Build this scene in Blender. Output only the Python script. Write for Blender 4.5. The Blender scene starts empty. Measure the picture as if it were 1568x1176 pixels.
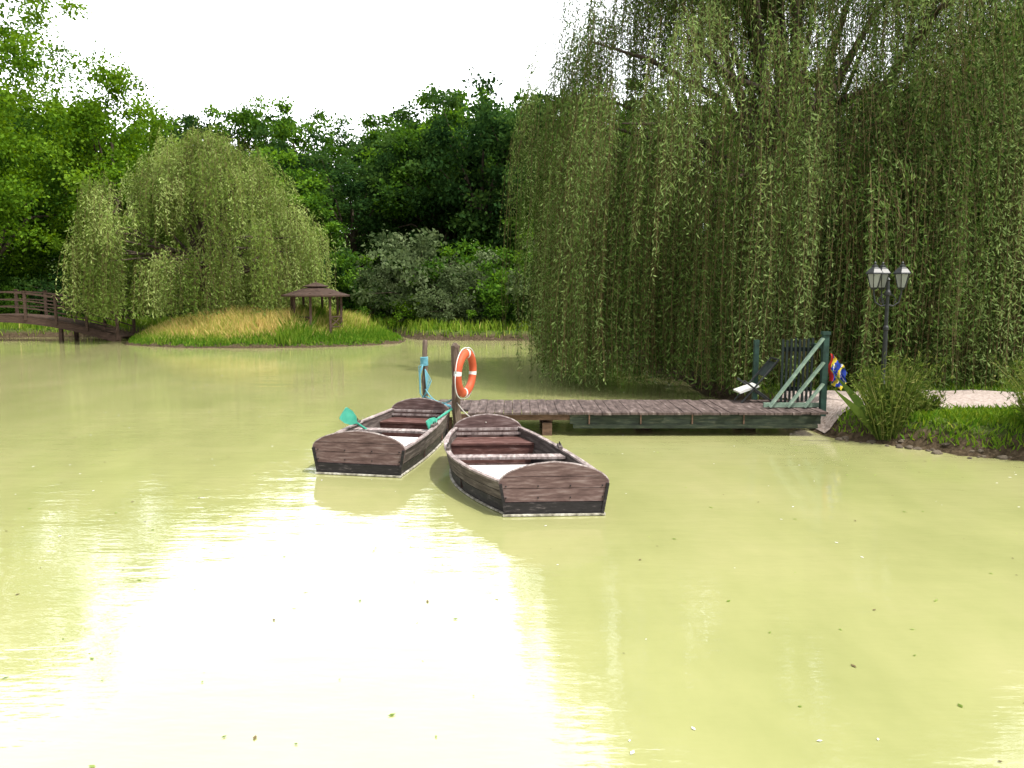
import bpy, math, random
import numpy as np
from mathutils import Vector, Matrix, noise as mnoise
random.seed(3)
scene=bpy.context.scene
COL=scene.collection

# ------------------------------------------------------------------ materials
def newmat(name):
    m=bpy.data.materials.new(name); m.use_nodes=True
    nt=m.node_tree; nt.nodes.clear()
    out=nt.nodes.new('ShaderNodeOutputMaterial')
    return m,nt,out
def N(nt,t,**kw):
    n=nt.nodes.new(t)
    for k,v in kw.items(): setattr(n,k,v)
    return n
def c4(c): return (c[0],c[1],c[2],1)
def ramp(nt,fac,stops):
    r=nt.nodes.new('ShaderNodeValToRGB')
    el=r.color_ramp.elements
    el[0].position=stops[0][0]; el[0].color=c4(stops[0][1])
    el[1].position=stops[-1][0]; el[1].color=c4(stops[-1][1])
    for p,c in stops[1:-1]:
        e=el.new(p); e.color=c4(c)
    nt.links.new(fac,r.inputs[0]); return r.outputs[0]
def noise(nt,scale,detail=5,vec=None,rough=.6,sc=None):
    n=nt.nodes.new('ShaderNodeTexNoise'); n.inputs['Scale'].default_value=scale
    n.inputs['Detail'].default_value=detail; n.inputs['Roughness'].default_value=rough
    tc=nt.nodes.new('ShaderNodeTexCoord')
    mp=nt.nodes.new('ShaderNodeMapping')
    if sc: mp.inputs['Scale'].default_value=sc
    nt.links.new(tc.outputs['Object'],mp.inputs['Vector'])
    nt.links.new(mp.outputs[0],n.inputs['Vector'])
    return n.outputs['Fac']
def bump(nt,h,strength=.4,dist=.01):
    b=nt.nodes.new('ShaderNodeBump'); b.inputs['Strength'].default_value=strength
    b.inputs['Distance'].default_value=dist
    nt.links.new(h,b.inputs['Height']); return b.outputs[0]
def mat_simple(name,stops,scale=8,sc=None,rough=.8,bs=.4,bd=.01,detail=6,spec=.3,metal=0):
    m,nt,out=newmat(name)
    p=nt.nodes.new('ShaderNodeBsdfPrincipled')
    f=noise(nt,scale,detail,sc=sc)
    nt.links.new(ramp(nt,f,stops),p.inputs['Base Color'])
    p.inputs['Roughness'].default_value=rough
    p.inputs['Specular IOR Level'].default_value=spec
    p.inputs['Metallic'].default_value=metal
    nt.links.new(bump(nt,f,bs,bd),p.inputs['Normal'])
    nt.links.new(p.outputs[0],out.inputs[0]); return m
def mat_leaf(name,dark,mid,light,trans=.35,rnd=.5):
    m,nt,out=newmat(name)
    at=N(nt,'ShaderNodeAttribute',attribute_name='var')
    geo=nt.nodes.new('ShaderNodeNewGeometry')
    ma=N(nt,'ShaderNodeMath',operation='MULTIPLY_ADD'); 
    nt.links.new(geo.outputs['Random Per Island'],ma.inputs[0]); ma.inputs[1].default_value=rnd
    sub=N(nt,'ShaderNodeMath',operation='SUBTRACT'); nt.links.new(at.outputs['Fac'],sub.inputs[0]); sub.inputs[1].default_value=rnd/2
    nt.links.new(sub.outputs[0],ma.inputs[2])
    col=ramp(nt,ma.outputs[0],[(0,dark),(.5,mid),(1,light)])
    d=nt.nodes.new('ShaderNodeBsdfDiffuse'); t=nt.nodes.new('ShaderNodeBsdfTranslucent')
    nt.links.new(col,d.inputs[0])
    hs=nt.nodes.new('ShaderNodeHueSaturation'); hs.inputs['Hue'].default_value=.485; hs.inputs['Saturation'].default_value=1.1; hs.inputs['Value'].default_value=1.5
    nt.links.new(col,hs.inputs['Color']); nt.links.new(hs.outputs[0],t.inputs[0])
    mx=nt.nodes.new('ShaderNodeMixShader'); mx.inputs[0].default_value=trans
    nt.links.new(d.outputs[0],mx.inputs[1]); nt.links.new(t.outputs[0],mx.inputs[2])
    nt.links.new(mx.outputs[0],out.inputs[0]); return m

M_leafA=mat_leaf('leaf_forest',(.018,.050,.009),(.055,.128,.017),(.14,.27,.032))
M_leafB=mat_leaf('leaf_forest_dark',(.010,.028,.009),(.032,.076,.020),(.08,.15,.032))
M_leafC=mat_leaf('leaf_bright',(.035,.085,.009),(.10,.20,.017),(.20,.33,.035))
M_leafS=mat_leaf('leaf_greygreen',(.035,.058,.022),(.085,.12,.05),(.18,.23,.115))
M_willow=mat_leaf('leaf_willow',(.020,.042,.010),(.084,.145,.034),(.25,.34,.125),trans=.35)
M_willow2=mat_leaf('leaf_willow_light',(.07,.115,.022),(.18,.26,.06),(.36,.44,.16),trans=.38)
M_willow3=mat_leaf('leaf_willow_right',(.06,.10,.014),(.17,.27,.04),(.32,.43,.09),trans=.42)
M_grass=mat_leaf('grass_blades',(.08,.19,.018),(.25,.34,.045),(.66,.52,.21),trans=.3,rnd=.3)
M_reed=mat_leaf('reed_blades',(.05,.09,.02),(.11,.16,.03),(.26,.26,.09),trans=.3,rnd=.6)
M_bark=mat_simple('bark',[(.3,(.03,.022,.015)),(.7,(.12,.09,.065))],6,(1,1,.25),.95,.9,.04)
M_twig=mat_simple('twig',[(.3,(.07,.05,.02)),(.7,(.16,.12,.05))],6,None,.9,.2,.01)
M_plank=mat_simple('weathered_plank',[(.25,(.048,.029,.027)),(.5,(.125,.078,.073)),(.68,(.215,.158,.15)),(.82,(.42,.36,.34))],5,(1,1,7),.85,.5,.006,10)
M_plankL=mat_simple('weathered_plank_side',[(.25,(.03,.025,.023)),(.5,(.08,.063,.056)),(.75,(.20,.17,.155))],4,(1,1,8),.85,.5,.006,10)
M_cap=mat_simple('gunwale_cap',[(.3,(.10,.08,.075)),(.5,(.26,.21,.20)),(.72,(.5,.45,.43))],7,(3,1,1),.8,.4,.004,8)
M_tar=mat_simple('black_tar_band',[(.3,(.007,.006,.007)),(.58,(.020,.017,.019)),(.72,(.12,.10,.10))],9,(1,1,4),.6,.4,.006,10)
M_seat=mat_simple('worn_white_seat',[(.22,(.28,.22,.21)),(.36,(.62,.58,.56)),(.72,(.80,.78,.77))],5,(1,7,7),.7,.3,.004,8)
M_inner=mat_simple('inner_brown',[(.3,(.05,.022,.019)),(.55,(.115,.052,.043)),(.74,(.30,.20,.18))],5,(1,4,4),.8,.4,.006,8)
M_dark=mat_simple('inner_dark',[(.3,(.02,.012,.012)),(.6,(.06,.033,.028)),(.78,(.2,.14,.12))],5,(1,4,4),.8,.4,.006,8)
M_rim=mat_simple('waterline_rim',[(.3,(.10,.09,.07)),(.50,(.33,.31,.25)),(.64,(.58,.56,.49))],16,None,.7,.3,.004)
M_deck=mat_simple('deck_boards',[(.25,(.026,.018,.016)),(.45,(.075,.053,.047)),(.62,(.14,.105,.095)),(.78,(.36,.31,.28))],3.5,(5,1,1),.85,.6,.01,10)
M_beam=mat_simple('green_beam',[(.3,(.010,.014,.010)),(.55,(.024,.034,.020)),(.75,(.08,.08,.05))],4,(1,1,6),.8,.4,.006,8)
M_brownbeam=mat_simple('brown_beam',[(.3,(.06,.035,.022)),(.6,(.15,.09,.06)),(.8,(.28,.2,.15))],5,(1,1,3),.85,.5,.006,8)
M_post=mat_simple('old_post',[(.3,(.05,.035,.025)),(.55,(.15,.11,.085)),(.8,(.32,.27,.23))],7,(4,4,.6),.9,.6,.01,8)
M_greenpaint=mat_simple('faded_green_paint',[(.3,(.13,.20,.15)),(.6,(.26,.36,.28)),(.8,(.5,.58,.5))],9,None,.7,.3,.004,8)
M_dkgreen=mat_simple('dark_green_paint',[(.3,(.010,.025,.02)),(.7,(.03,.075,.058))],9,None,.6,.3,.004)
M_slat=mat_simple('dark_slats',[(.3,(.006,.010,.009)),(.7,(.018,.03,.026))],9,None,.7,.3,.004)
M_teal=mat_simple('teal_paint',[(.3,(.03,.25,.18)),(.7,(.08,.40,.28))],9,None,.5,.1,.002)
M_rope=mat_simple('blue_rope',[(.3,(.05,.22,.30)),(.7,(.20,.45,.52))],60,None,.8,.4,.004)
M_ropeW=mat_simple('grey_rope',[(.3,(.3,.28,.24)),(.7,(.55,.53,.48))],60,None,.8,.4,.004)
M_orange=mat_simple('faded_orange',[(.3,(.38,.058,.022)),(.7,(.52,.11,.045))],5,None,.6,.1,.003)
M_white=mat_simple('white_plastic',[(.3,(.55,.55,.52)),(.7,(.72,.72,.70))],5,None,.5,.1,.003)
M_iron=mat_simple('black_iron',[(.3,(.008,.010,.010)),(.7,(.03,.033,.033))],20,None,.45,.2,.003,spec=.5)
M_roof=mat_simple('roof_shingle',[(.3,(.030,.018,.013)),(.7,(.10,.062,.045))],6,(1,1,8),.9,.6,.02)
M_rock=mat_simple('shore_rock',[(.3,(.05,.04,.028)),(.6,(.13,.105,.075)),(.8,(.26,.22,.17))],5,None,.9,.8,.03)
M_path=mat_simple('gravel_path',[(.3,(.21,.165,.14)),(.5,(.38,.31,.275)),(.7,(.54,.47,.43))],22,None,.95,.6,.02,10)
M_blue=mat_simple('blue_cloth',[(.3,(.01,.03,.25)),(.7,(.03,.07,.45))],6,None,.8,.2,.01)
M_red=mat_simple('red_cloth',[(.3,(.35,.02,.02)),(.7,(.55,.04,.03))],6,None,.8,.2,.01)
M_yellow=mat_simple('yellow_cloth',[(.3,(.6,.45,.03)),(.7,(.75,.6,.06))],6,None,.8,.2,.01)
M_glass,nt,out=newmat('lantern_glass')
p=N(nt,'ShaderNodeBsdfPrincipled'); p.inputs['Base Color'].default_value=(.5,.52,.5,1); p.inputs['Roughness'].default_value=.25; p.inputs['Transmission Weight'].default_value=.45
nt.links.new(noise(nt,30),p.inputs['Coat Weight']); nt.links.new(p.outputs[0],out.inputs[0])

# terrain material
M_ground,nt,out=newmat('ground')
p=N(nt,'ShaderNodeBsdfPrincipled'); p.inputs['Roughness'].default_value=.95; p.inputs['Specular IOR Level'].default_value=.1
f=noise(nt,1.3,8); f2=noise(nt,14,8)
g=ramp(nt,f,[(.3,(.035,.07,.012)),(.55,(.08,.13,.02)),(.75,(.14,.14,.05))])
e=ramp(nt,f2,[(.3,(.03,.022,.012)),(.6,(.09,.066,.04)),(.8,(.18,.14,.10))])
geo=nt.nodes.new('ShaderNodeNewGeometry'); sx=nt.nodes.new('ShaderNodeSeparateXYZ'); nt.links.new(geo.outputs['Position'],sx.inputs[0])
md=N(nt,'ShaderNodeMath',operation='MULTIPLY_ADD'); nt.links.new(f2,md.inputs[0]); md.inputs[1].default_value=-.35; nt.links.new(sx.outputs['Z'],md.inputs[2])
mr=N(nt,'ShaderNodeMapRange'); nt.links.new(md.outputs[0],mr.inputs[0]); mr.inputs[1].default_value=.02; mr.inputs[2].default_value=.22
mx=N(nt,'ShaderNodeMixRGB'); nt.links.new(mr.outputs[0],mx.inputs[0]); nt.links.new(e,mx.inputs[1]); nt.links.new(g,mx.inputs[2])
nt.links.new(mx.outputs[0],p.inputs['Base Color']); nt.links.new(bump(nt,f2,.8,.05),p.inputs['Normal']); nt.links.new(p.outputs[0],out.inputs[0])

# water
M_water,nt,out=newmat('pond_water')
d=N(nt,'ShaderNodeBsdfDiffuse'); gl=N(nt,'ShaderNodeBsdfGlossy'); gl.inputs['Roughness'].default_value=.012; gl.inputs[0].default_value=(1,1,1,1)
big=noise(nt,.5,9,sc=(1.2,.7,1)); fine=noise(nt,2.0,4,sc=(.45,1.5,1)); fine2=noise(nt,11,3,sc=(.5,1.2,1))
nt.links.new(ramp(nt,big,[(.28,(.275,.292,.112)),(.5,(.335,.342,.142)),(.72,(.385,.375,.172))]),d.inputs[0])
ad=N(nt,'ShaderNodeMath',operation='MULTIPLY_ADD'); nt.links.new(fine2,ad.inputs[0]); ad.inputs[1].default_value=.18; nt.links.new(fine,ad.inputs[2])
b=bump(nt,ad.outputs[0],.35,.020)
nt.links.new(b,gl.inputs['Normal'])
fr=N(nt,'ShaderNodeFresnel'); fr.inputs[0].default_value=2.3; nt.links.new(b,fr.inputs['Normal'])
mx=N(nt,'ShaderNodeMixShader'); nt.links.new(fr.outputs[0],mx.inputs[0]); nt.links.new(d.outputs[0],mx.inputs[1]); nt.links.new(gl.outputs[0],mx.inputs[2])
nt.links.new(mx.outputs[0],out.inputs[0])

# ------------------------------------------------------------------ geometry helpers
class Geo:
    def __init__(s): s.v=[]; s.f=[]; s.m=[]; s.var=[]; s.n=0
    def add(s,v,f,mi=0,var=0.5):
        v=np.asarray(v,float).reshape(-1,3)
        s.v.append(v)
        if isinstance(f,np.ndarray): s.f.extend((f+s.n).tolist())
        else: s.f.extend([[a+s.n for a in q] for q in f])
        s.m.extend([mi]*len(f))
        s.var.append(np.full(len(v),var) if np.isscalar(var) else np.asarray(var))
        s.n+=len(v)
    def box(s,c,size,mi=0,rot=None):
        x,y,z=[a/2 for a in size]
        v=np.array([[i,j,k] for i in(-x,x) for j in(-y,y) for k in(-z,z)])
        if rot is not None:
            M=np.array(rot.to_3x3() if hasattr(rot,'to_3x3') else rot); v=v@M.T
        v=v+np.array(c)
        s.add(v,[[0,1,3,2],[4,6,7,5],[0,4,5,1],[2,3,7,6],[0,2,6,4],[1,5,7,3]],mi)
    def beam(s,a,b,w,h,mi=0,up=(0,0,1)):
        a=Vector(a);b=Vector(b);d=(b-a);L=d.length;d.normalize()
        upv=Vector(up); sd=d.cross(upv)
        if sd.length<1e-4: sd=Vector((1,0,0))
        sd.normalize(); u2=sd.cross(d)
        M=np.array([[d[i],sd[i],u2[i]] for i in range(3)])
        s.box((a+b)/2,(L,w,h),mi,M)
    def tube(s,pts,rad,seg=8,mi=0,var=.5,cap=True):
        pts=[Vector(p) for p in pts]; n=len(pts)
        if np.isscalar(rad): rad=[rad]*n
        vs=[]
        prev=Vector((1,0,0))
        for i,p in enumerate(pts):
            t=(pts[min(i+1,n-1)]-pts[max(i-1,0)]).normalized()
            a=prev-t*prev.dot(t)
            if a.length<1e-3: a=Vector((0,1,0))-t*t.y
            a.normalize(); b=t.cross(a); prev=a
            for k in range(seg):
                an=2*math.pi*k/seg
                vs.append(p+(a*math.cos(an)+b*math.sin(an))*rad[i])
        fs=[]
        for i in range(n-1):
            for k in range(seg):
                k2=(k+1)%seg
                fs.append([i*seg+k,i*seg+k2,(i+1)*seg+k2,(i+1)*seg+k])
        if cap:
            fs.append(list(range(seg))[::-1]); fs.append([(n-1)*seg+k for k in range(seg)])
        s.add([list(v) for v in vs],fs,mi,var)
    def extrude(s,poly,axis0,y0,y1,mi=0):
        n=len(poly)
        v=[(x,y0,z) for x,z in poly]+[(x,y1,z) for x,z in poly]
        f=[list(range(n)),[n+k for k in range(n)][::-1]]
        for k in range(n):
            k2=(k+1)%n; f.append([k,k+n,k2+n,k2])
        s.add(v,f,mi)
    def build(s,name,mats,parent=None,smooth=False,loc=None,rot=None,bevel=0):
        me=bpy.data.meshes.new(name)
        V=np.concatenate(s.v)
        me.from_pydata(V.tolist(),[],s.f); 
        for m in mats: me.materials.append(m)
        me.polygons.foreach_set('material_index',np.array(s.m,dtype=np.int32))
        at=me.attributes.new('var','FLOAT','POINT'); at.data.foreach_set('value',np.concatenate(s.var).astype(np.float32))
        if smooth: me.polygons.foreach_set('use_smooth',np.ones(len(s.f),dtype=bool))
        me.update()
        o=bpy.data.objects.new(name,me); COL.objects.link(o)
        if parent: o.parent=parent
        if loc is not None: o.location=loc
        if rot is not None: o.rotation_euler=rot
        return o
def empty(name,loc=(0,0,0),rot=(0,0,0)):
    e=bpy.data.objects.new(name,None); COL.objects.link(e); e.location=loc; e.rotation_euler=rot; e.empty_display_size=.3
    return e
def nrm(a): return a/np.maximum(np.linalg.norm(a,axis=1,keepdims=True),1e-6)
def leaves(P,D,W,l,w):
    l=np.asarray(l).reshape(-1,1); w=np.asarray(w).reshape(-1,1)
    n=len(P)
    v=np.empty((n,4,3)); v[:,0]=P; v[:,1]=P+D*l*.5+W*w*.5; v[:,2]=P+D*l; v[:,3]=P+D*l*.5-W*w*.5
    f=np.arange(n*4).reshape(n,4)
    return v.reshape(-1,3),f

# ------------------------------------------------------------------ terrain
LAKE=np.array([(-60,1),(12,1),(15,5),(11.5,8.0),(8.8,9.6),(7.6,10.0),(6.9,10.55),(6.2,10.9),(5.6,11.6),(4.95,12.1),(4.75,13.2),(4.6,14.5),(4.2,17),(4.2,21),(4,26),(3.5,33),(2,35.0),(-1,34.8),(-4,35.2),(-5.5,38.5),(-10,41),(-17,41),(-20,37.6),(-24,36.6),(-32,36),(-60,33)],float)
def sdf(P):
    inside=np.zeros(len(P),bool); dmin=np.full(len(P),1e9)
    n=len(LAKE)
    for i in range(n):
        a=LAKE[i]; b=LAKE[(i+1)%n]; ab=b-a
        t=np.clip(((P-a)@ab)/(ab@ab),0,1)
        d=np.linalg.norm(P-(a+t[:,None]*ab),axis=1); dmin=np.minimum(dmin,d)
        c=((a[1]>P[:,1])!=(b[1]>P[:,1]))
        with np.errstate(divide='ignore',invalid='ignore'):
            xi=(b[0]-a[0])*(P[:,1]-a[1])/(b[1]-a[1]+1e-12)+a[0]
        inside^=c&(P[:,0]<xi)
    return np.where(inside,-dmin,dmin)
def sstep(x): x=np.clip(x,0,1); return x*x*(3-2*x)
def wav(x,y): return .5*np.sin(x*1.7+np.sin(y*1.3)*1.5)+.3*np.sin(y*2.9+x*.8)+.2*np.sin(x*5.1-y*3.7)
IC=np.array([-10.4,34.3]); IA=5.8; IB=3.8
def height(P):
    P=np.asarray(P,float)
    x=P[:,0];y=P[:,1]
    d=sdf(P)+.12*wav(x*1.3,y*1.3)
    h=np.where(d>0,.40*sstep(d/.45)+.02*wav(x,y)*sstep(d),-.8*sstep(-d/1.2))
    hill=np.clip(y-44,0,90)*.12*sstep((y-44)/20)
    far=np.clip(np.abs(x)-35,0,60)*.06*sstep((y-20)/30)
    h=h+np.where(d>0,hill+far,0)
    ir=np.sqrt(((x-IC[0])/IA)**2+((y-IC[1])/IB)**2)+.03*wav(x*1.5,y*2)
    e=(1-ir)
    hi=np.where(e>0,.16*sstep(e/.05)+.62*sstep(e/.75)**.8,-.8*sstep(-e/.3))
    return np.maximum(h,hi)
def hz(x,y): return float(height(np.array([[x,y]]))[0])
def axis(segs):
    o=[]
    for a,b,s in segs: o.append(np.arange(a,b,s))
    o.append([segs[-1][1]]); return np.concatenate(o)
gx=axis([(-500,-60,25),(-60,-20,1.5),(-20,-3,.35),(-3,4,.5),(4,10,.14),(10,20,.7),(20,60,3),(60,500,25)])
gy=axis([(-300,-10,25),(-10,9,1.2),(9,17,.14),(17,28,1),(28,42,.3),(42,60,1.5),(60,140,5),(140,600,30)])
X,Y=np.meshgrid(gx,gy); P=np.stack([X.ravel(),Y.ravel()],1); Z=height(P)
nx=len(gx);ny=len(gy)
I=np.arange(nx*ny).reshape(ny,nx)
F=np.stack([I[:-1,:-1].ravel(),I[:-1,1:].ravel(),I[1:,1:].ravel(),I[1:,:-1].ravel()],1)
G=Geo(); G.add(np.column_stack([P,Z]),F); G.build('ground',[M_ground],smooth=True)
G=Geo(); G.add([(-75,-6,0),(22,-6,0),(22,46,0),(-75,46,0)],[[0,1,2,3]]); G.build('water',[M_water])

# gravel path on right bank
pc=np.array([(4.9,13.2),(6.0,13.2),(7.5,13.3),(9.5,13.0),(12,12.2),(16,11.2)]);
t=np.linspace(0,len(pc)-1,60); pcx=np.interp(t,range(len(pc)),pc[:,0]); pcy=np.interp(t,range(len(pc)),pc[:,1])
vs=[];
for i in range(60):
    for j in range(7):
        x=pcx[i]; y=pcy[i]-.8+j*.36+.08*math.sin(i*.9+j*.01)*(j in(0,6)); vs.append((x,y,0))
vs=np.array(vs); vs[:,2]=height(vs[:,:2])+.03
fs=[[i*7+j,(i+1)*7+j,(i+1)*7+j+1,i*7+j+1] for i in range(59) for j in range(6)]
G=Geo(); G.add(vs,fs); G.build('gravel_path',[M_path],smooth=True)

# ------------------------------------------------------------------ trees
def crown_leaves(G,C,rad,per,leaf,rs,mi,flat=.8,varb=None):
    n=len(C)*per
    ci=np.repeat(np.arange(len(C)),per)
    d=nrm(rs.normal(size=(n,3))); d[:,2]=np.where(rs.rand(n)<.35,np.abs(d[:,2]),d[:,2])
    r=rad[ci]*(rs.rand(n)**.45)*(1+.25*rs.normal(size=n))
    P=C[ci]+d*r[:,None]*np.array([1,1,flat])
    D=nrm(d*.6+rs.normal(size=(n,3))*.7+np.array([0,0,-.25]))
    W=nrm(np.cross(D,nrm(rs.normal(size=(n,3))*.8+np.array([0,0,.2]))))
    l=leaf*rs.uniform(.6,1.35,n)
    v,f=leaves(P,D,W,l,l*.62)
    G.add(v,f,mi,np.repeat(varb[ci],4))
def tree_mesh(seed,H,Rr,ncl,per,leaf,cz=.6,sz=.42,crad=.24,lo=.5):
    rs=np.random.RandomState(seed); G=Geo()
    d=nrm(rs.normal(size=(ncl,3))); u=lo+(1-lo)*rs.rand(ncl)**.7
    lob=1+.22*np.sin(d[:,0]*3+seed)+.15*np.sin(d[:,1]*4+seed*2)+.1*rs.normal(size=ncl)
    C=d*(u*lob)[:,None]*np.array([Rr,Rr,H*sz])+np.array([0,0,H*cz])
    C[:,2]=np.clip(C[:,2],H*.08,H*1.0)
    rad=Rr*crad*rs.uniform(.6,1.35,ncl)
    var=np.clip(.5+.22*rs.normal(size=ncl),0.05,.95)
    crown_leaves(G,C,rad,per,leaf,rs,0,.7,var)
    th=H*.55
    G.tube([(0,0,-.5),(.05*Rr,0,th*.4),(-.04*Rr,.03*Rr,th*.8),(0,0,th*1.4)],[H*.024,H*.018,H*.013,H*.005],7,1)
    for k in rs.choice(ncl,min(ncl,18),replace=False):
        c=C[k]; b=np.array([0,0,rs.uniform(.35,.9)*min(th,c[2])+.0])
        mid=(b+c)/2+np.array([0,0,.06*H]); G.tube([b,mid,c],[H*.008,H*.005,H*.0015],5,1,cap=False)
    return G
def mesh_only(G,name,mats):
    o=G.build(name,mats); me=o.data; bpy.data.objects.remove(o); return me
rs=np.random.RandomState(11)
forest=empty('forest')
def inst(me,name,parent,x,y,sc,z=None,sz=None):
    o=bpy.data.objects.new(name,me); COL.objects.link(o); o.parent=parent
    o.location=(x,y,hz(x,y)-.1 if z is None else z); o.rotation_euler=(0,0,rs.uniform(0,6.28)); s2=sz or sc
    o.scale=(sc,sc,s2); return o
VAR=[]
for s,mt in [(1,M_leafA),(2,M_leafA),(3,M_leafB),(4,M_leafC),(5,M_leafB),(6,M_leafA)]:
    VAR.append(mesh_only(tree_mesh(s,12,4.0,85,150,.27,crad=.22),'forest_tree_mesh',[mt,M_bark]))
SHR=[]
for s,mt in [(21,M_leafS),(22,M_leafA),(23,M_leafB),(24,M_leafS),(25,M_leafC)]:
    SHR.append(mesh_only(tree_mesh(s,3,1.6,40,110,.14,cz=.45,sz=.5,crad=.27,lo=.35),'shrub_mesh',[mt,M_bark]))
TLx=np.array([-900,-300,0,120,200,270,330,420,480,590,650,700,745,800,860,1000,1300,1700,2400])
TLy=np.array([150,150,160,165,178,172,171,163,176,190,168,142,133,145,150,150,120,130,150])
def topz(x,y):
    px=784+1230*x/(y*.993); ty=np.interp(px,TLx,TLy)-4; 
    return 2.3+y*math.tan(math.atan((588-ty)/1230)-math.radians(6.86))
k=0
for row,(yy,frac,step) in enumerate([(49,.60,5.0),(56,.76,5.4),(65,.88,5.6),(76,.97,4.2)]):
    xm=yy*.78+5
    for x in np.arange(-xm,xm,step):
        xx=x+rs.uniform(-1.5,1.5); y2=yy+rs.uniform(-2.5,2.5)
        px=784+1230*xx/y2
        if row==0 and 585<px<700: continue
        if row in(1,2) and px>1000: continue
        tz=topz(xx,y2)
        if row<3: tz=2.3+(tz-2.3)*frac*rs.uniform(.82,1.06)
        else: tz=tz*rs.uniform(.95,1.03)
        g=hz(xx,y2); Hh=max(tz-g,5)
        if row==0 and px>690 : vi=[2,4,2,0][k%4]
        elif row==0: vi=[3,0,1,3][k%4]
        elif row==3: vi=[0,1,5,4][k%4]
        else: vi=[0,2,1,3,5,4][rs.randint(6)]
        inst(VAR[vi],'forest_tree_%d'%k,forest,xx,y2,rs.uniform(.9,1.15)*(Hh/12)**.45,sz=Hh/12); k+=1
for (x,y,Hh,vi) in [(-1.8,52,13.4,2),(1.5,50,13.0,4),(-4.8,55,12.2,4),(4.6,50,12.2,2),(-3.2,60,13.6,0),(-7,63,12.2,2)]:
    inst(VAR[vi],'forest_tree_%d'%k,forest,x,y,1.05,sz=Hh/12); k+=1
under=empty('undergrowth_shrubs')
k=0
for (x,y,h,vi) in [(-5.6,43,4.6,0),(-3.9,40,3.0,3),(-8.0,42.5,4.2,1),(-6.5,42,3.0,0),(-2.6,38,2.6,3),(-1.2,38.5,3.6,0),(.3,37.5,4.1,1),(1.8,37.2,4.4,3),(-9.6,43,4.4,2),(-2.8,41,4.6,1),(-4.9,39.5,1.9,4),(-.4,37,2.3,1),(2.9,37,3.5,2),(-7.3,41.5,2.2,1),(-4.6,41.2,5.2,3)]:
    inst(SHR[vi],'shrub_%d'%k,under,x,y,h/3*.95,sz=h/3); k+=1
for x in np.arange(-34,6,2.3):
    h=rs.uniform(2.2,4.6)
    inst(SHR[[1,2,2,4,1][rs.randint(5)]],'shrub_%d'%k,under,x,44.5+rs.uniform(-1.2,2),h/3*1.1,sz=h/3); k+=1
for x in np.arange(6,28,2.6):
    h=rs.uniform(3,4.6)
    inst(SHR[[1,2,4][rs.randint(3)]],'shrub_%d'%k,under,x,35+rs.uniform(-2,3),h/3*1.1,sz=h/3); k+=1
for x in np.arange(-34,-19,2.2):
    h=rs.uniform(1.6,3.4); inst(SHR[[2,2,1][rs.randint(3)]],'shrub_%d'%k,under,x,41.5+rs.uniform(-1,1),h/3,sz=h/3); k+=1

for (x,y,H,Rr,sd,mt,ncl) in [(-26.5,41,18.5,5.2,31,M_leafC,185),(-21.3,44,12.9,3.8,32,M_leafC,120),(-30,38,14,5,33,M_leafA,100),(-24,46,12,3.8,34,M_leafA,90)]:
    G=tree_mesh(sd,H,Rr,ncl,240,.19,cz=.57,sz=.44,crad=.23)
    G.build('deciduous_tree',[mt,M_bark],loc=(x,y,hz(x,y)-.1))

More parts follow.
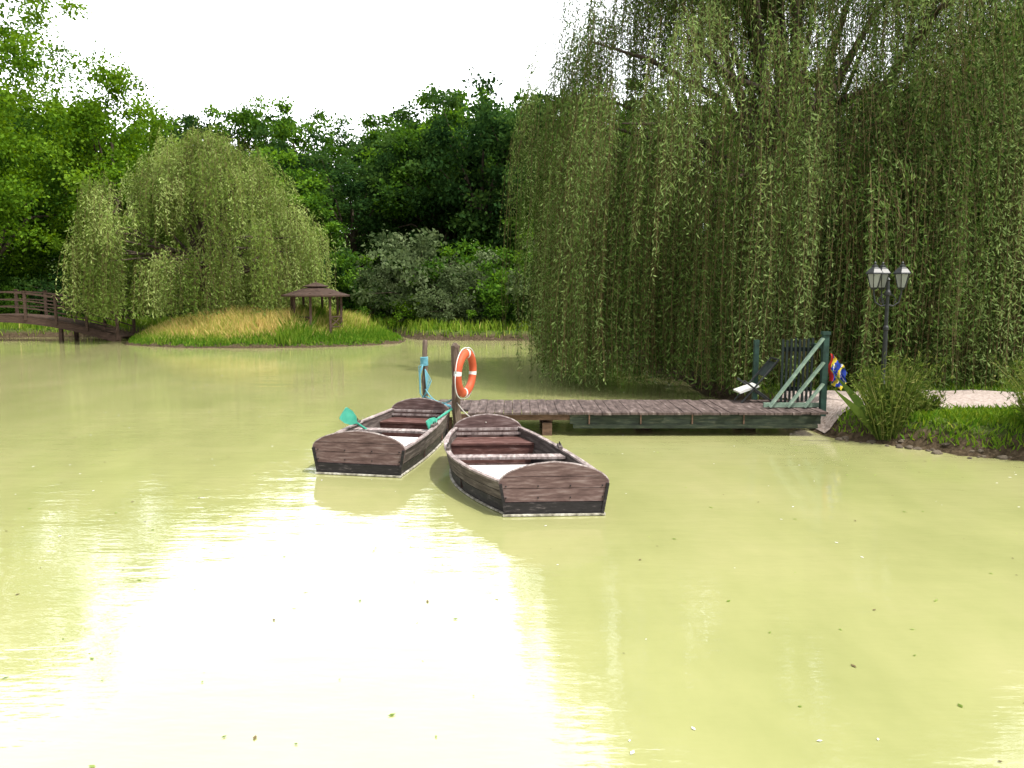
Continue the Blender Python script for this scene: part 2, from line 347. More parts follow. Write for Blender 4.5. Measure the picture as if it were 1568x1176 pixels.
# ---- willows: lobes on a domed surface plus a low skirt, tassels hanging from each lobe
def willow(name,x0,y0,Rr,H,zc0,nL,nS,spc,seed,mat,ll,lw,step,bot,tr,Lr=(1.8,5.5),ground=0,zlo=3.2,expo=1.8,tas=9,tsig=.11,vs_=.22,up=.35,wb=1.0):
    rs=np.random.RandomState(seed); G=Geo()
    def prof(z):
        q=np.clip((z-zc0)/(H-zc0),0,1); return Rr*np.maximum(1-q**expo,.0)
    z=zlo+(H*.985-zlo)*rs.rand(nL)**.85
    th=(np.arange(nL)*2.39996+rs.normal(size=nL)*.25)%(2*math.pi)
    inner=rs.rand(nL)<.22
    wob=(1+wb*(.06*np.sin(3*th+seed)+.05*np.sin(5*th+z)))
    rr=prof(z)*np.where(inner,rs.uniform(.25,.7,nL),rs.uniform(.80,1.0,nL))*wob
    top=rs.rand(nL)<.16
    rt=Rr*.62*np.sqrt(rs.rand(nL)); 
    zt=zc0+(H-zc0)*np.power(np.clip(1-rt/Rr,0,1),1/expo)
    rr=np.where(top,rt,rr); z=np.where(top,zt*rs.uniform(.93,1.02,nL),z)
    lL=rs.uniform(Lr[0],Lr[1],nL); lL=np.where(rs.rand(nL)<.25,lL*1.6,lL); lL=np.where(z<zc0+.3,99,lL)
    lbot=bot+np.where(rs.rand(nL)<.6,rs.uniform(0,.35,nL),rs.uniform(.3,1.8,nL))
    ths=(np.arange(nS)*2.39996+1)%(2*math.pi)
    zs_=zc0*rs.uniform(.62,1.15,nS); rs_=Rr*np.where(rs.rand(nS)<.7,rs.uniform(.84,.97,nS),rs.uniform(.55,.85,nS))*(1+.05*wb*np.sin(3*ths+seed))
    z=np.concatenate([z,zs_]); th=np.concatenate([th,ths]); rr=np.concatenate([rr,rs_]); lL=np.concatenate([lL,np.full(nS,99.)]); lbot=np.concatenate([lbot,bot+rs.uniform(0,.35,nS)])
    nL=nL+nS
    cx=rr*np.cos(th); cy=rr*np.sin(th)
    ls=Rr*.15*rs.uniform(.6,1.4,nL)
    lv=np.clip(.5+vs_*rs.normal(size=nL),.03,.98)
    nt_=nL*tas; li=np.repeat(np.arange(nL),tas)
    a=rs.uniform(0,6.28,nt_); q=np.sqrt(rs.rand(nt_))
    tx=cx[li]+ls[li]*q*np.cos(a); ty=cy[li]+ls[li]*q*np.sin(a); tz=z[li]+ls[li]*.55*np.sqrt(1-q*q*.98)
    tL=lL[li]*rs.uniform(.5,1.1,nt_)
    per=max(spc//tas,2); ns=nt_*per; ti=np.repeat(np.arange(nt_),per); ci=li[ti]
    sx=tx[ti]+rs.normal(size=ns)*tsig; sy=ty[ti]+rs.normal(size=ns)*tsig; sz0=tz[ti]+rs.normal(size=ns)*.22
    bt=lbot[ci]+np.abs(rs.normal(size=ns))*.3
    L=np.clip(np.minimum(tL[ti]*rs.uniform(.55,1.15,ns),sz0-bt),.4,None)
    oa=np.arctan2(sy,sx)+rs.normal(size=ns)*.7; out=rs.uniform(.05,.75,ns)*Rr/6
    nl=(L/step).astype(int)+1
    si=np.repeat(np.arange(ns),nl)
    k=np.arange(len(si))-np.repeat(np.cumsum(nl)-nl,nl)
    t=(k+rs.rand(len(si)))*step
    ph=rs.uniform(0,6.28,ns)
    def pos(si,t):
        o=out[si]*(1-np.exp(-t/.7))
        sw=.07*np.sin(t*1.1+ph[si])+.014*t
        zz=sz0[si]-t+up*out[si]*np.exp(-((t-.5)/.5)**2)
        return np.stack([sx[si]+np.cos(oa[si])*o+sw*np.cos(ph[si]),sy[si]+np.sin(oa[si])*o+sw*np.sin(ph[si]),zz],1)
    Pp=pos(si,t); n=len(si)
    rh=rs.normal(size=(n,3))*np.array([.7,.7,.3]); D=nrm(rh+np.array([0,0,-.7]))
    W=nrm(np.cross(D,rs.normal(size=(n,3))))
    l=ll*rs.uniform(.6,1.3,n)
    v,f=leaves(Pp+rs.normal(size=(n,3))*.025,D,W,l,lw*rs.uniform(.7,1.3,n))
    sv=np.clip(lv[ci]+rs.normal(size=ns)*.10,.02,.98)
    G.add(v,f,0,np.repeat(sv[si],4))
    ks=5; tt=np.linspace(0,1,ks)
    S=np.repeat(np.arange(ns),ks); T=np.tile(tt,ns)*L[S]
    PP=pos(S,T).reshape(ns,ks,3); wdir=np.stack([np.cos(ph),np.sin(ph),0*ph],1)[:,None,:]*.004
    vv=np.stack([PP-wdir,PP+wdir],2).reshape(-1,3)
    base=(np.arange(ns)*ks*2)[:,None]+np.arange(ks-1)[None,:]*2
    base=base.ravel(); ff=np.stack([base,base+1,base+3,base+2],1)
    G.add(vv,ff,2,.5)
    crown=G.build('crown',[mat,M_bark,M_twig])
    T=Geo(); z0=ground-.3
    T.tube([(0,0,z0),(0.1,0,z0+.35),(.18,.05,z0+1.4),(.1,.1,z0+2.6),(0,0,H*.45)],[tr*1.5,tr*1.1,tr*.92,tr*.85,tr*.6],12,1)
    idx=rs.choice(nL,min(60,nL),replace=False)
    for q in idx:
        c=np.array([cx[q],cy[q],z[q]]); b=np.array([0.05,0.05,min(rs.uniform(.2,.48)*H,c[2]*.8)])
        m1=b+(c-b)*.35+np.array([0,0,.10*H*rs.rand()]); m2=b+(c-b)*.72+np.array([0,0,.07*H*rs.rand()])
        r1=tr*rs.uniform(.25,.5); T.tube([b,m1,m2,c+np.array([0,0,-.1])],[r1,r1*.65,r1*.35,r1*.08],6,1,cap=False)
    tr_o=T.build('trunk_and_limbs',[mat,M_bark],smooth=True)
    e=empty(name,(x0,y0,0)); crown.parent=e; tr_o.parent=e
willow('willow_tree',6.95,20.6,5.75,12.4,6.0,180,64,54,5,M_willow,.118,.027,.074,.10,.42,Lr=(1.2,4.6),ground=.4,expo=2.7,vs_=.25)
willow('willow_tree',-13.7,36.4,4.6,8.9,4.5,100,36,45,9,M_willow2,.18,.048,.115,.95,.3,Lr=(1.0,3.0),ground=.7,zlo=3.0,expo=2.3,tas=6,tsig=.15,wb=1.9,vs_=.25)
willow('willow_tree',15.6,24.5,6.3,10.4,5.0,110,36,45,15,M_willow3,.16,.042,.105,.5,.4,ground=.4)

# ------------------------------------------------------------------ grass
def grass(name,P,h,w,var,mat,rs,lean=.25):
    n=len(P); z=height(P)-.02
    B=np.column_stack([P,z]); d=rs.uniform(0,6.28,n); ln=rs.normal(size=(n,2))*lean
    wv=np.stack([np.cos(d),np.sin(d),0*d],1)*w[:,None]*.5
    top=B+np.column_stack([ln*h[:,None],h]); mid=B+np.column_stack([ln*h[:,None]*.35,h*.55])
    v=np.empty((n,5,3)); v[:,0]=B-wv; v[:,1]=B+wv; v[:,2]=mid+wv*.8; v[:,3]=top; v[:,4]=mid-wv*.8
    f=np.arange(n*5).reshape(n,5)
    G=Geo(); G.add(v.reshape(-1,3),f,0,np.repeat(var,5)); return G.build(name,[mat])
rs=np.random.RandomState(77)
n=90000
P=np.stack([rs.uniform(-16.5,-4.3,n),rs.uniform(30,38.5,n)],1)
ir=np.sqrt(((P[:,0]-IC[0])/IA)**2+((P[:,1]-IC[1])/IB)**2)
keep=(ir<1.0)&(height(P)>.02)&((P[:,1]<33.6)|(rs.rand(n)<.4)); P=P[keep]; ir=ir[keep]; n=len(P)
patch=.5+.5*np.sin(P[:,0]*1.3+1)*np.cos(P[:,1]*1.1)
h=(.10+.66*np.clip((1-ir)*3.0,0,1)*(1.0-.35*patch))*rs.uniform(.5,1.2,n)
bd=P[:,0]+9.0+.9*np.sin(P[:,1]*2.1)+rs.normal(size=n)*.7
left=bd<0
tallreed=(P[:,0]>-9.0)&(P[:,0]<-7.9)&(ir<.97); h=np.where(tallreed,h+.25,h)
straw=np.where(left,np.clip((.94-ir+.03*rs.normal(size=n))*9,0,1),np.clip((.86-ir)*5,0,.7)); straw=np.where(tallreed&~left,.1,straw)
var=np.clip(.12+.78*straw+.17*rs.normal(size=n)-.14*patch,.0,1)
grass('island_grass',P,h,rs.uniform(.025,.05,n),var,M_grass,rs)
n=26000
xs=rs.uniform(-34,3.5,n); ys=rs.uniform(34.5,44,n); P=np.stack([xs,ys],1); sd=sdf(P); keep=(sd>0)&(sd<2.2)&(height(P)>.05); P=P[keep]; n=len(P)
grass('shore_grass',P,rs.uniform(.15,.6,n),rs.uniform(.03,.06,n),np.clip(rs.normal(size=n)*.15+.3,0,1),M_grass,rs)
n=90000
P=np.stack([rs.uniform(4.7,13,n),rs.uniform(8,20,n)],1); sd=sdf(P); hh=height(P)
py=np.interp(P[:,0],pcx,pcy)
onpath=(P[:,1]>py-.8+.06*rs.normal(size=n))&(P[:,1]<py+1.35)
dens=np.where(P[:,1]>py,.2,.95)*(.45+.55*(np.sin(P[:,0]*2.3+P[:,1])*np.sin(P[:,1]*2.9)>-.35))
keep=(sd>.06)&(hh>.07)&(~onpath)&(rs.rand(n)<dens); P=P[keep]; n=len(P)
grass('bank_grass',P,rs.uniform(.05,.15,n),rs.uniform(.015,.035,n),np.clip(rs.normal(size=n)*.12+.2,0,.6),M_grass,rs,.5)
def reedbush(name,x,y,r,h,n,seed,mat=M_reed):
    rs=np.random.RandomState(seed); a=rs.uniform(0,6.28,n); rr=r*np.sqrt(rs.rand(n))
    P=np.stack([x+rr*np.cos(a)*.55,y+rr*np.sin(a)*.55],1); z=height(P)-.05
    B=np.column_stack([P,z]); hh=h*rs.uniform(.35,1.1,n); ln=np.stack([np.cos(a),np.sin(a)],1)*(rr/r*.42)[:,None]+rs.normal(size=(n,2))*.16
    G=Geo(); d=rs.uniform(0,6.28,n); wv=np.stack([np.cos(d),np.sin(d),0*d],1)*.007
    mid=B+np.column_stack([ln*hh[:,None]*.45,hh*.6]); top=B+np.column_stack([ln*hh[:,None]*1.15,hh])
    v=np.empty((n,5,3)); v[:,0]=B-wv; v[:,1]=B+wv; v[:,2]=mid+wv*.8; v[:,3]=top; v[:,4]=mid-wv*.8
    G.add(v.reshape(-1,3),np.arange(n*5).reshape(n,5),0,np.repeat(np.clip(.4+rs.normal(size=n)*.25,0,1),5))
    m=n*6; si=rs.randint(0,n,m); t=rs.rand(m)**.7; Q=B[si]+(top[si]-B[si])*t[:,None]
    D=nrm(rs.normal(size=(m,3))+np.array([0,0,.7])); W=nrm(np.cross(D,rs.normal(size=(m,3))))
    v,f=leaves(Q,D,W,rs.uniform(.05,.11,m),rs.uniform(.012,.024,m)); G.add(v,f,0,np.repeat(np.clip(.45+rs.normal(size=m)*.2,0,1),4))
    return G.build(name,[mat])
reedbush('waterside_shrub',5.65,11.9,.40,.95,520,1)
reedbush('waterside_shrub',7.40,10.75,.55,.95,800,2)
reedbush('waterside_shrub',6.25,12.1,.3,.38,300,3)

# shore rocks
G=Geo(); rs=np.random.RandomState(5)
import bmesh
bm=bmesh.new(); bmesh.ops.create_icosphere(bm,subdivisions=2,radius=1); sv=np.array([v.co[:] for v in bm.verts]); sf=[[v.index for v in f.verts] for f in bm.faces]; bm.free()
edge=[(4.95,12.1),(5.6,11.6),(6.2,10.9),(6.9,10.55),(7.6,10.0),(8.8,9.6),(11.5,8)]
for i in range(len(edge)-1):
    a=np.array(edge[i]);b=np.array(edge[i+1]); m=int(np.linalg.norm(b-a)*12)
    for q in range(m):
        c=a+(b-a)*rs.rand()+rs.normal(size=2)*.09; s=rs.uniform(.015,.055)
        dsp=1+.3*np.array([mnoise.noise(Vector(p*1.5+q*3.1+i)) for p in sv])[:,None]
        v=sv*dsp*s*np.array([rs.uniform(.8,1.6),rs.uniform(.8,1.3),rs.uniform(.5,.9)])
        G.add(v+np.array([c[0],c[1],max(hz(c[0],c[1]),0)+.005]),sf)
G.build('shore_rocks',[M_rock])

# ------------------------------------------------------------------ boats
def boat(name,loc,rz,L,w0,wm,w1,skew,seed):
    rs=np.random.RandomState(seed)
    e=empty(name,loc,(0,0,rz))
    S=16
    def hw(s):
        u=s/L; return (w0*(1-u)**2+2*(2*wm-.5*(w0+w1))*u*(1-u)+w1*u*u)
    def cx(s): return skew*s-.10*math.sin(math.pi*s/L)*(1 if skew<-.1 else .2)
    def gz(s): u=s/L; return .335+.02*u+.06*u*u
    bands=[(-.12,.06,.86,.90,1),(.06,.146,.90,.93,1),(.152,.24,.93,.965,0),(.246,1.0,.967,1.0,0)]
    for sd in (-1,1):
        G=Geo()
        for (za,zb,fa,fb,mi) in bands:
            vs=[];fs=[]
            for i in range(S+1):
                s=L*i/S; g=gz(s); zz=g if zb==1.0 else zb
                wa=hw(s)*fa; wb=hw(s)*fb; c=cx(s)
                vs+= [(c+sd*wa,s,za),(c+sd*wb,s,zz),(c+sd*(wb-.025),s,zz),(c+sd*(wa-.025),s,za)]
            for i in range(S):
                a=i*4;b=a+4
                for k in range(4):
                    k2=(k+1)%4; fs.append([a+k,b+k,b+k2,a+k2])
            fs.append([0,1,2,3]); fs.append([S*4+3,S*4+2,S*4+1,S*4])
            G.add(vs,fs,mi)
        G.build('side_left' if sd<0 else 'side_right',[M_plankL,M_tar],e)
        G=Geo()
        for (zo,thk,wd,fo,mi) in [(None,.020,.045,1.0,0),(.008,.014,.016,.895,1)]:
            vs=[];fs=[]
            for i in range(S+1):
                s=L*i/S; g=gz(s)+.003 if zo is None else zo; w=hw(s)*fo+.006; c=cx(s)
                if zo is None: vs+=[(c+sd*(w+.012),s,g),(c+sd*(w+.012),s,g+thk),(c+sd*(w-wd),s,g+thk),(c+sd*(w-wd),s,g)]
                else: vs+=[(c+sd*(w+wd),s,g),(c+sd*(w+wd),s,g+thk),(c+sd*(w-.01),s,g+thk),(c+sd*(w-.01),s,g)]
            for i in range(S):
                a=i*4;b=a+4
                for k in range(4):
                    k2=(k+1)%4; fs.append([a+k,b+k,b+k2,a+k2])
            fs.append([0,1,2,3]); fs.append([S*4+3,S*4+2,S*4+1,S*4])
            G.add(vs,fs,mi)
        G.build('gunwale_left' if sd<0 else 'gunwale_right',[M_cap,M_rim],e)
    for nm,s,w,hpk,yo in (('transom_near',0,w0,.215,-.02),('transom_far',L,w1,.19,.02)):
        G=Geo(); g=gz(s); c=cx(s)
        def half(z):
            if z<=g: return w*(.895+(1.0-.895)*(z-.0)/g)+.012
            q=min((z-g)/hpk,1); return w*max(1-q**2.0,0)**.62+.012*(1-q)
        lev=[-.10,.03,.145,.285,.405,g+hpk]
        for a,b in zip(lev[:-1],lev[1:]):
            mi=1 if b<.15 else 0
            zs=np.linspace(a+.003,b-.003 if b<lev[-1] else b,9)
            R_=[(c+half(z)+rs.normal()*.0025,z) for z in zs]; Lf=[(c-half(z)+rs.normal()*.0025,z) for z in zs[::-1]]
            off=rs.uniform(-.004,.004)+(-.010 if (mi and s==0) else 0)
            y0=s+yo-.018+off; y1=s+yo+.018+off
            G.extrude(R_+Lf,0,y0,y1,mi)
        G.box((c,s+yo*1.0+(-.028 if s==0 else .028),.016),(2*w*.90+.06,.05,.018),2)
        zs=np.linspace(g,g+hpk,12); pts=[(c-half(z),s+yo,z+.004) for z in zs]+[(c+half(z),s+yo,z+.004) for z in zs[::-1]]
        G.tube(pts,.010,5,4)
        for bx in (-.55,.55): G.box((c+bx*w,s+(.045 if s==0 else -.045),.24),(.06,.04,.38),0)
        for bx in (-.9,-.3,.3,.9):
            for bz_ in (.19,.31): G.box((c+bx*w,s+yo+(-.022 if s==0 else .022),bz_),(.012,.012,.012),3)
        for sx_ in (-1,1): G.beam((c+sx_*(w*.905),s+yo*2.1,.03),(c+sx_*(w+.0),s+yo*2.1,g),.03,.035,3,up=(0,1,0))
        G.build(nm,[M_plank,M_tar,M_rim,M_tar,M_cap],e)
    G=Geo()
    nb=7
    for i in range(nb):
        f0=-.84+1.68*i/nb; f1=-.84+1.68*(i+1)/nb-.02
        vs=[];fs=[]
        for j in range(S+1):
            s=.02+(L-.04)*j/S; w=hw(s); c=cx(s); vs+=[(c+f0*w,s,.05),(c+f1*w,s,.05)]
        for j in range(S): fs.append([2*j,2*j+1,2*j+3,2*j+2])
        G.add(vs,fs,0)
    G.build('floor_boards',[M_dark],e)
    def thw(nm,s0,s1,z,mat,n=2):
        G=Geo()
        dw=(s1-s0)/n
        for i in range(n):
            a=s0+i*dw+.004; b=s0+(i+1)*dw-.004; q=[]
            for s in (a,b):
                w=hw(s)*.95-.02; q.append((cx(s)-w,s)); q.append((cx(s)+w,s))
            zt=z+rs.uniform(-.003,.003)
            v=[(x,y,zt) for x,y in q]+[(x,y,zt-.028) for x,y in q]
            G.add(v,[[0,1,3,2],[4,6,7,5],[0,4,5,1],[1,5,7,3],[3,7,6,2],[2,6,4,0]],0)
        G.build(nm,[mat],e)
    def bulk(nm,s,z,mat):
        G=Geo(); w=hw(s)*.93; G.box((cx(s),s,(z+.05)/2),(2*w,.025,z-.05),0); G.build(nm,[mat],e)
    thw('bench_near',.05,1.0,.30,M_seat,4)
    bulk('bench_support',.97,.265,M_dark)
    thw('thwart_mid',1.24,1.42,.335,M_cap,1)
    thw('bench_far',L*.82,L-.04,.31,M_inner,3)
    bulk('far_bulkhead',L*.82+.03,.275,M_inner)
    G=Geo(); s=L-.06; G.box((cx(s),s,.42),(2*hw(s)*.86,.03,.03),0); G.box((cx(s),s,.36),(2*hw(s)*.95,.03,.03),0); G.build('far_cleats',[M_cap],e)
    G=Geo()
    for sd in (-1,1):
        s=L*.56; G.box((cx(s)+sd*(hw(s)-.02),s,gz(s)+.04),(.045,.22,.03),0)
        for o in (-.04,.04): G.tube([(cx(s)+sd*(hw(s)-.02),s+o,gz(s)+.05),(cx(s)+sd*(hw(s)-.02),s+o,gz(s)+.09)],.007,6,1)
    G.build('oarlocks',[M_plankL,M_iron],e)
    G=Geo()
    pts=[(cx(1.75)-.2+.13*math.cos(a)*(.5+a*.02),1.75+.09*math.sin(a),.07+a*.0015) for a in np.linspace(0,18,80)]
    G.tube(pts,.009,5,0)
    G.build('rope_coil',[M_ropeW],e)
    return e
boat('rowing_boat',(.425,7.97,0),math.radians(3),2.72,.545,.70,.44,-.225,3)
boat('rowing_boat',(-1.88,9.72,0),math.radians(-11),2.55,.585,.60,.45,-.01,8)
def oar(name,a,b,bl,bw,fl=(0,0,1)):
    a=Vector(a);b=Vector(b);d=(b-a).normalized(); G=Geo()
    G.tube([a,a+(b-a)*.5,b],[.016,.019,.015],8,0)
    sd=d.cross(Vector(fl)).normalized(); u=sd.cross(d)
    prof=[(0,.02),(.25,.7),(.6,1),(.95,.95),(1.0,.75)]
    vs=[];fs=[]
    for t,w in prof:
        c=b+d*bl*t
        for s_,q in ((-1,1),(1,1),(1,-1),(-1,-1)): vs.append(tuple(c+sd*s_*w*bw/2+u*q*.008))
    n=len(prof)
    for i in range(n-1):
        for k in range(4):
            k2=(k+1)%4; fs.append([i*4+k,i*4+k2,i*4+4+k2,i*4+4+k])
    fs.append([0,3,2,1]); fs.append([(n-1)*4+k for k in range(4)])
    G.add(vs,fs,0); return G.build(name,[M_teal])
oar('oar',(-1.85,11.3,.12),(-2.14,10.95,.44),.30,.20,fl=(.5,-.9,.1))
oar('oar',(-.92,12.1,.46),(-1.07,11.35,.43),.46,.14,fl=(.8,-.5,.3))

# ------------------------------------------------------------------ dock
D=empty('wooden_dock'); rs=np.random.RandomState(4)
G=Geo(); x=-1.25
while x<4.85:
    w=.14; y0=12.3+rs.uniform(-.02,.02); y1=13.75+rs.uniform(-.03,.03)
    if x<-.75: y0+= .35
    G.box((x+w/2,(y0+y1)/2,.355+rs.uniform(-.006,.006)),(w-.007,y1-y0,.035),0,Matrix.Rotation(rs.uniform(-.008,.008),3,'Y')); x+=w
G.build('deck_boards',[M_deck],D)
G=Geo()
G.box((2.85,12.36,.262),(3.9,.06,.145),0)
G.box((2.85,12.33,.155),(3.8,.05,.06),0)
G.box((.05,12.40,.29),(1.7,.06,.09),1)
G.box((1.8,13.7,.27),(6.0,.06,.12),1)
for xx in (-1.1,.6,2.4,4.3): G.box((xx,13.03,.262),(.08,1.2,.10),1)
G.build('beams',[M_beam,M_brownbeam,M_dkgreen],D)
G=Geo()
for xx,yy in ((.55,12.36),(-1.05,12.8),(2.2,12.9),(3.9,12.9),(.55,13.6),(2.2,13.6),(3.9,13.6)): G.box((xx,yy+.08,-.15),(.15,.14,.7),0)
for xx in (1.2,2.0,2.8,3.6): G.box((xx,12.318,.27),(.02,.012,.16),0)
G.build('piles',[M_brownbeam],D)
def post(x,y,top,r,lean,seed):
    rs=np.random.RandomState(seed); G=Geo()
    pts=[(x+lean*t+rs.normal()*.006,y,-.5+(top+.5)*t) for t in np.linspace(0,1,9)]
    G.tube(pts,[r*(1.12-.14*t)+rs.normal()*.002 for t in np.linspace(0,1,9)],10,0); return G
post(-1.53,13.85,1.40,.045,.03,1).build('mooring_post',[M_post],smooth=True)
G=post(-.84,12.22,1.42,.065,-.02,2); G.tube([(-.86,12.22,1.40),(-.83,12.22,1.44)],[.07,.05],10); G.build('mooring_post',[M_post])
G=Geo()
for k in range(7):
    z=.95+k*.022; G.tube([(-1.52+.058*math.cos(a),13.85+.058*math.sin(a),z+.003*a) for a in np.linspace(0,6.3,14)],.013,6)
for k in range(5):
    a0=rs.uniform(-.03,.03); G.tube([(-1.52+a0,13.79,.98),(-1.56+a0*2,13.78,.75+.05*k),(-1.57+a0,13.78,.48),(-1.52+a0,13.76,.40),(-1.47+.02*k,13.76,.5+.05*k),(-1.50,13.79,.9)],.008,6)
def sag(a,b,s,n=12): 
    a=np.array(a);b=np.array(b); return [tuple(a+(b-a)*t-np.array([0,0,s*4*t*(1-t)])) for t in np.linspace(0,1,n)]
G.tube(sag((-1.5,13.8,.55),(-.88,12.25,.62),.16),.011,6)
G.tube(sag((-1.5,13.8,.42),(-.85,12.4,.395),.0),.011,6)
G.tube(sag((-1.45,13.75,.40),(-1.0,12.9,.39),.0),.013,6)
G.build('mooring_rope',[M_rope],smooth=True)
G=Geo(); G.tube(sag((-1.40,12.25,.56),(-.9,12.25,.60),.04),.009,6); G.tube(sag((-.35,10.65,.5),(-.84,12.15,.55),.08),.009,6)
G.build('mooring_rope',[M_ropeW],smooth=True)
G=Geo(); nu,nv=64,14; vs=[];fs=[];ms=[]
for i in range(nu):
    a=2*math.pi*i/nu
    for j in range(nv):
        b=2*math.pi*j/nv; rr=.30+.072*math.cos(b); vs.append((rr*math.cos(a),.072*.8*math.sin(b),rr*math.sin(a)))
for i in range(nu):
    band=((i+1)%16)<2
    for j in range(nv):
        fs.append([i*nv+j,((i+1)%nu)*nv+j,((i+1)%nu)*nv+(j+1)%nv,i*nv+(j+1)%nv]); ms.append(1 if band else 0)
G.add(vs,fs,0); G.m=ms
for q in range(4):
    a0=q*math.pi/2; pts=[((.385+.03*math.sin((a-a0)*2))*math.cos(a),0,(.385+.03*math.sin((a-a0)*2))*math.sin(a)) for a in np.linspace(a0,a0+math.pi/2,10)]
    G.tube(pts,.008,6,1)
G.build('lifebuoy',[M_orange,M_white],smooth=True,loc=(-.71,12.18,1.0),rot=(math.radians(3),math.radians(4),math.radians(71)))

# ------------------------------------------------------------------ gate at dock end
E=empty('wooden_gate')
G=Geo()
G.box((4.98,12.75,.90),(.09,.09,1.30),0); G.box((4.98,12.75,1.58),(.12,.12,.05),0)
G.box((4.22,13.85,.85),(.08,.08,1.1),0)
for z in (.62,1.28): G.beam((4.5,13.3,z),(5.0,13.3,z),.035,.07,1)
for i in range(8): G.box((4.48+i*.07,13.26,.93+rs.uniform(-.02,.02)),(.035,.022,1.05),1)
G.box((5.0,13.05,1.35),(.05,.65,.06),0)
G.build('posts_and_slats',[M_dkgreen,M_slat],E)
G=Geo()
G.beam((4.12,12.72,.40),(4.93,12.72,1.50),.03,.10,0,up=(0,1,0)); G.beam((4.40,12.70,.40),(4.95,12.70,1.12),.03,.09,0,up=(0,1,0)); G.beam((4.66,12.68,.40),(4.95,12.68,.78),.03,.08,0,up=(0,1,0))
G.beam((4.05,12.80,.42),(5.0,12.80,.42),.05,.07,0)
G.build('diagonal_braces',[M_greenpaint],E)
G=Geo(); nu,nv=24,16; vs=[];fs=[];ms=[]
for i in range(nu):
    for j in range(nv):
        u=i/(nu-1); v=j/(nv-1)
        vs.append((5.05+.28*u*(1-.3*v)+.02*math.sin(v*9+u*3),12.70+.05*math.sin(u*16+v*2.5)*(.4+v),1.26-.42*u*.7-.44*v*(1-.35*u)+.02*math.sin(u*11)))
for i in range(nu-1):
    for j in range(nv-1):
        fs.append([i*nv+j,(i+1)*nv+j,(i+1)*nv+j+1,i*nv+j+1]); ms.append(2 if i<3 else (1 if (i-4+j*.5)%11<2.2 else (3 if (i-j)%13<2 else 0)))
G.add(vs,fs); G.m=ms; G.build('draped_flag',[M_blue,M_yellow,M_red,M_white],smooth=True)
G=Geo(); c=(4.0,13.55)
for s_ in (-.2,.2):
    G.tube([(c[0]+.40,c[1]+s_,.37),(c[0]-.12,c[1]+s_,.75)],.016,6,0); G.tube([(c[0]-.15,c[1]+s_,.37),(c[0]+.45,c[1]+s_,1.1)],.016,6,0)
G.tube([(c[0]+.45,c[1]-.2,1.1),(c[0]+.45,c[1]+.2,1.1)],.016,6,0)
G.box((c[0]-.02,c[1],.60),(.34,.40,.03),1,Matrix.Rotation(-.35,3,'Y')); G.box((c[0]+.33,c[1],.93),(.02,.4,.30),2,Matrix.Rotation(.7,3,'Y'))
G.build('folding_chair',[M_iron,M_white,M_slat])

# ------------------------------------------------------------------ lamp
LX,LY=6.02,12.95; lz=hz(LX,LY)
E=empty('street_lamp',(LX,LY,lz))
G=Geo()
def lathe(G,prof,seg,c=(0,0,0),mi=0):
    vs=[(c[0]+r*math.cos(2*math.pi*k/seg),c[1]+r*math.sin(2*math.pi*k/seg),c[2]+z) for r,z in prof for k in range(seg)]
    fs=[[i*seg+k,i*seg+(k+1)%seg,(i+1)*seg+(k+1)%seg,(i+1)*seg+k] for i in range(len(prof)-1) for k in range(seg)]
    G.add(vs,fs,mi)
lathe(G,[(.13,0),(.13,.08),(.10,.10),(.085,.35),(.06,.40),(.07,.43),(.04,.50),(.034,1.2),(.045,1.22),(.045,1.26),(.03,1.29),(.028,1.75),(.05,1.78),(.05,1.82),(.03,1.86),(.02,2.0),(.035,2.02),(0,2.06)],14)
for a in (math.pi*.98,math.pi*.02,math.pi*.5):
    dx,dy=math.cos(a),math.sin(a)
    pts=[(0,0,1.62),(dx*.10,dy*.10,1.60),(dx*.19,dy*.19,1.66),(dx*.22,dy*.22,1.80),(dx*.22,dy*.22,1.86)]; G.tube(pts,.013,7,0)
    pts=[(dx*.03,dy*.03,1.80),(dx*.10,dy*.10,1.76),(dx*.14,dy*.14,1.70),(dx*.11,dy*.11,1.65)]; G.tube(pts,.009,6,0)
    c=(dx*.22,dy*.22,1.86)
    lathe(G,[(0,0),(.045,0),(.06,.03),(.065,.035)],6,c)
    lathe(G,[(.06,.035),(.115,.25)],6,c,1)
    for k in range(6):
        an=2*math.pi*k/6; G.beam((c[0]+.062*math.cos(an),c[1]+.062*math.sin(an),c[2]+.035),(c[0]+.118*math.cos(an),c[1]+.118*math.sin(an),c[2]+.25),.012,.012,0)
    lathe(G,[(.12,.245),(.145,.25),(.14,.27),(.09,.33),(.05,.36),(.05,.385),(.02,.40),(.022,.43),(0,.45)],6,c,0)
G.build('post_and_lanterns',[M_iron,M_glass],E)

# ------------------------------------------------------------------ gazebo
E=empty('garden_gazebo',(-7.95,32.8,.28))
G=Geo(); n=8
for k in range(n):
    a=math.pi/8+2*math.pi*k/n; a2=a+2*math.pi/n
    x,y=1.0*math.cos(a),1.0*math.sin(a); x2,y2=1.0*math.cos(a2),1.0*math.sin(a2)
    G.box((x,y,.9),(.09,.09,1.8),1)
    G.beam((x,y,1.70),(x2,y2,1.70),.05,.10,1)
    if k not in (5,):
        for z in (.45,.85): G.beam((x,y,z),(x2,y2,z),.04,.05,1)
        G.beam((x,y,.46),(x2,y2,.84),.03,.04,1); G.beam((x2,y2,.46),(x,y,.84),.026,.036,1)
def roof(r0,z0,r1,z1,thk,st):
    for i in range(st):
        t0=i/st;t1=(i+1)/st
        ra=r0+(r1-r0)*t0; rb=r0+(r1-r0)*t1; za=z0+(z1-z0)*t0; zb=z0+(z1-z0)*t1
        lathe(G,[(ra,za-thk),(ra+.015,za+.012),(rb,zb)],8,(0,0,0),0)
    lathe(G,[(0,z0-thk),(r0,z0-thk)],8)
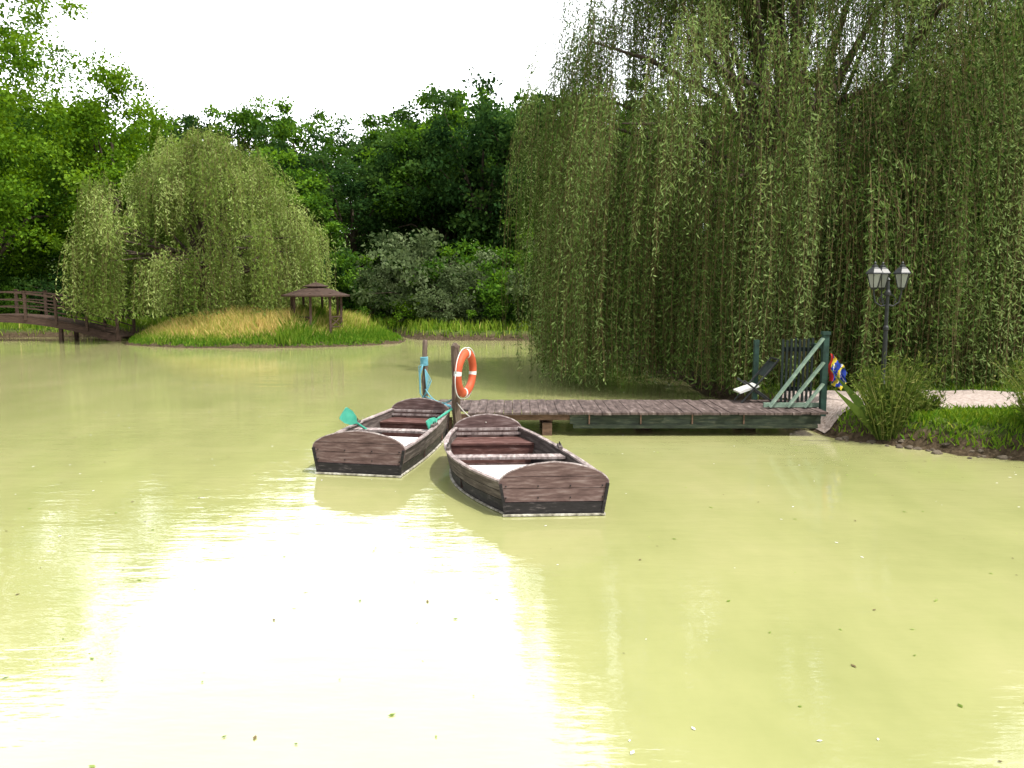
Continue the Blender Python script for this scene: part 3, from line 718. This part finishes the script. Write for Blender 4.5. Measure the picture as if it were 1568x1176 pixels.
roof(1.36,1.70,.42,2.0,.05,6)
lathe(G,[(.34,1.97),(.34,2.06)],8,(0,0,0),1)
roof(.50,2.06,.03,2.22,.03,3)
G.tube([(0,0,2.2),(0,0,2.30)],.02,6)
lathe(G,[(1.2,.0),(1.2,.12),(0,.12)],8,(0,0,0),1)
G.build('roof_posts_rails',[M_roof,M_roof],E,rot=(0,0,math.pi/8))

# ------------------------------------------------------------------ bridge
E=empty('wooden_footbridge'); xa,xb=-27.2,-16.7; yb=35.0
def bz(x): u=(x-xa)/(xb-xa); return .18+.95*math.sin(math.pi*min(max(u,0),1))**.9
G=Geo()
xs=np.linspace(xa,xb,60)
for i in range(59):
    xm=(xs[i]+xs[i+1])/2; sl=math.atan2(bz(xs[i+1])-bz(xs[i]),xs[i+1]-xs[i])
    G.box((xm,yb,bz(xm)),(.165/math.cos(sl),1.5,.04),0,Matrix.Rotation(-sl,3,'Y'))
    for yy in (-.72,.72): G.beam((xs[i],yb+yy,bz(xs[i])-.17),(xs[i+1],yb+yy,bz(xs[i+1])-.17),.08,.27,0)
G.build('deck_and_stringers',[M_roof],E)
G=Geo()
px=np.linspace(xa+.1,xb-.1,9)
for yy in (-.76,.76):
    for x in px: G.box((x,yb+yy,bz(x)+.45),(.10,.10,1.2),0); G.box((x,yb+yy,bz(x)+1.07),(.13,.13,.04),0)
    for i in range(8):
        q=np.linspace(px[i],px[i+1],5)
        for j in range(4):
            for z,h in ((.98,.07),(.66,.05),(.36,.05)): G.beam((q[j],yb+yy,bz(q[j])+z),(q[j+1],yb+yy,bz(q[j+1])+z),.05,h,0)
for x in (-24.5,-19.3):
    for yy in (-.6,.6): G.box((x,yb+yy,.1),(.14,.14,1.4),0)
G.build('railings',[M_roof],E)

# ------------------------------------------------------------------ floating debris
rs=np.random.RandomState(12); n=900
P=np.column_stack([rs.uniform(-9,7,n),3+rs.rand(n)**1.2*26,np.full(n,.006)]); P=P[sdf(P[:,:2])<-.5]; n=len(P)
a=rs.uniform(0,6.28,n); Dv=np.stack([np.cos(a),np.sin(a),.0*a],1); Wv=np.stack([-np.sin(a),np.cos(a),.0*a],1)
l=rs.uniform(.012,.05,n); v,f=leaves(P,Dv,Wv,l,l*.5); G=Geo(); G.add(v,f,0); G.m=[int(q) for q in rs.randint(0,3,n)]
G.build('floating_leaves',[M_white,M_twig,M_willow2])

# ------------------------------------------------------------------ light, sky, camera
sv=Vector((.42,-.26,.87)).normalized(); el=math.asin(sv.z); az=math.atan2(sv.x,sv.y)
w=bpy.data.worlds.new('World'); scene.world=w; w.use_nodes=True; nt=w.node_tree; nt.nodes.clear()
o=nt.nodes.new('ShaderNodeOutputWorld'); bg=nt.nodes.new('ShaderNodeBackground'); sk=nt.nodes.new('ShaderNodeTexSky')
sk.sky_type='NISHITA'; sk.sun_disc=False; sk.sun_elevation=el; sk.sun_rotation=az; sk.dust_density=4; sk.air_density=1.2; sk.ozone_density=1
hs=nt.nodes.new('ShaderNodeHueSaturation'); hs.inputs['Saturation'].default_value=.12; hs.inputs['Value'].default_value=1.5
nt.links.new(sk.outputs[0],hs.inputs['Color'])
tc=nt.nodes.new('ShaderNodeTexCoord'); dt=N(nt,'ShaderNodeVectorMath',operation='DOT_PRODUCT')
nv=N(nt,'ShaderNodeVectorMath',operation='NORMALIZE'); nt.links.new(tc.outputs['Generated'],nv.inputs[0]); nt.links.new(nv.outputs[0],dt.inputs[0])
hv=Vector((-.22,.86,.45)).normalized(); dt.inputs[1].default_value=hv[:]
mr=N(nt,'ShaderNodeMapRange',interpolation_type='SMOOTHSTEP'); nt.links.new(dt.outputs['Value'],mr.inputs[0]); mr.inputs[1].default_value=.6; mr.inputs[2].default_value=.96; mr.inputs[3].default_value=1; mr.inputs[4].default_value=4.2
vm=N(nt,'ShaderNodeVectorMath',operation='SCALE'); nt.links.new(hs.outputs[0],vm.inputs[0]); nt.links.new(mr.outputs[0],vm.inputs['Scale'])
nt.links.new(vm.outputs[0],bg.inputs[0]); bg.inputs[1].default_value=.15; nt.links.new(bg.outputs[0],o.inputs[0])
sl=bpy.data.lights.new('sun','SUN'); sl.energy=5; sl.angle=math.radians(.5); sl.color=(1,.95,.87)
so=bpy.data.objects.new('sun',sl); COL.objects.link(so); so.rotation_euler=sv.to_track_quat('Z','Y').to_euler()
cam=bpy.data.cameras.new('camera'); cam.lens=28.24; cam.sensor_width=36; cam.clip_end=2000; cam.clip_start=.05
co=bpy.data.objects.new('camera',cam); COL.objects.link(co); co.location=(0,0,2.3); co.rotation_euler=(math.radians(90-6.86),0,0)
scene.camera=co
scene.view_settings.view_transform='Standard'; scene.view_settings.look='None'; scene.view_settings.exposure=0
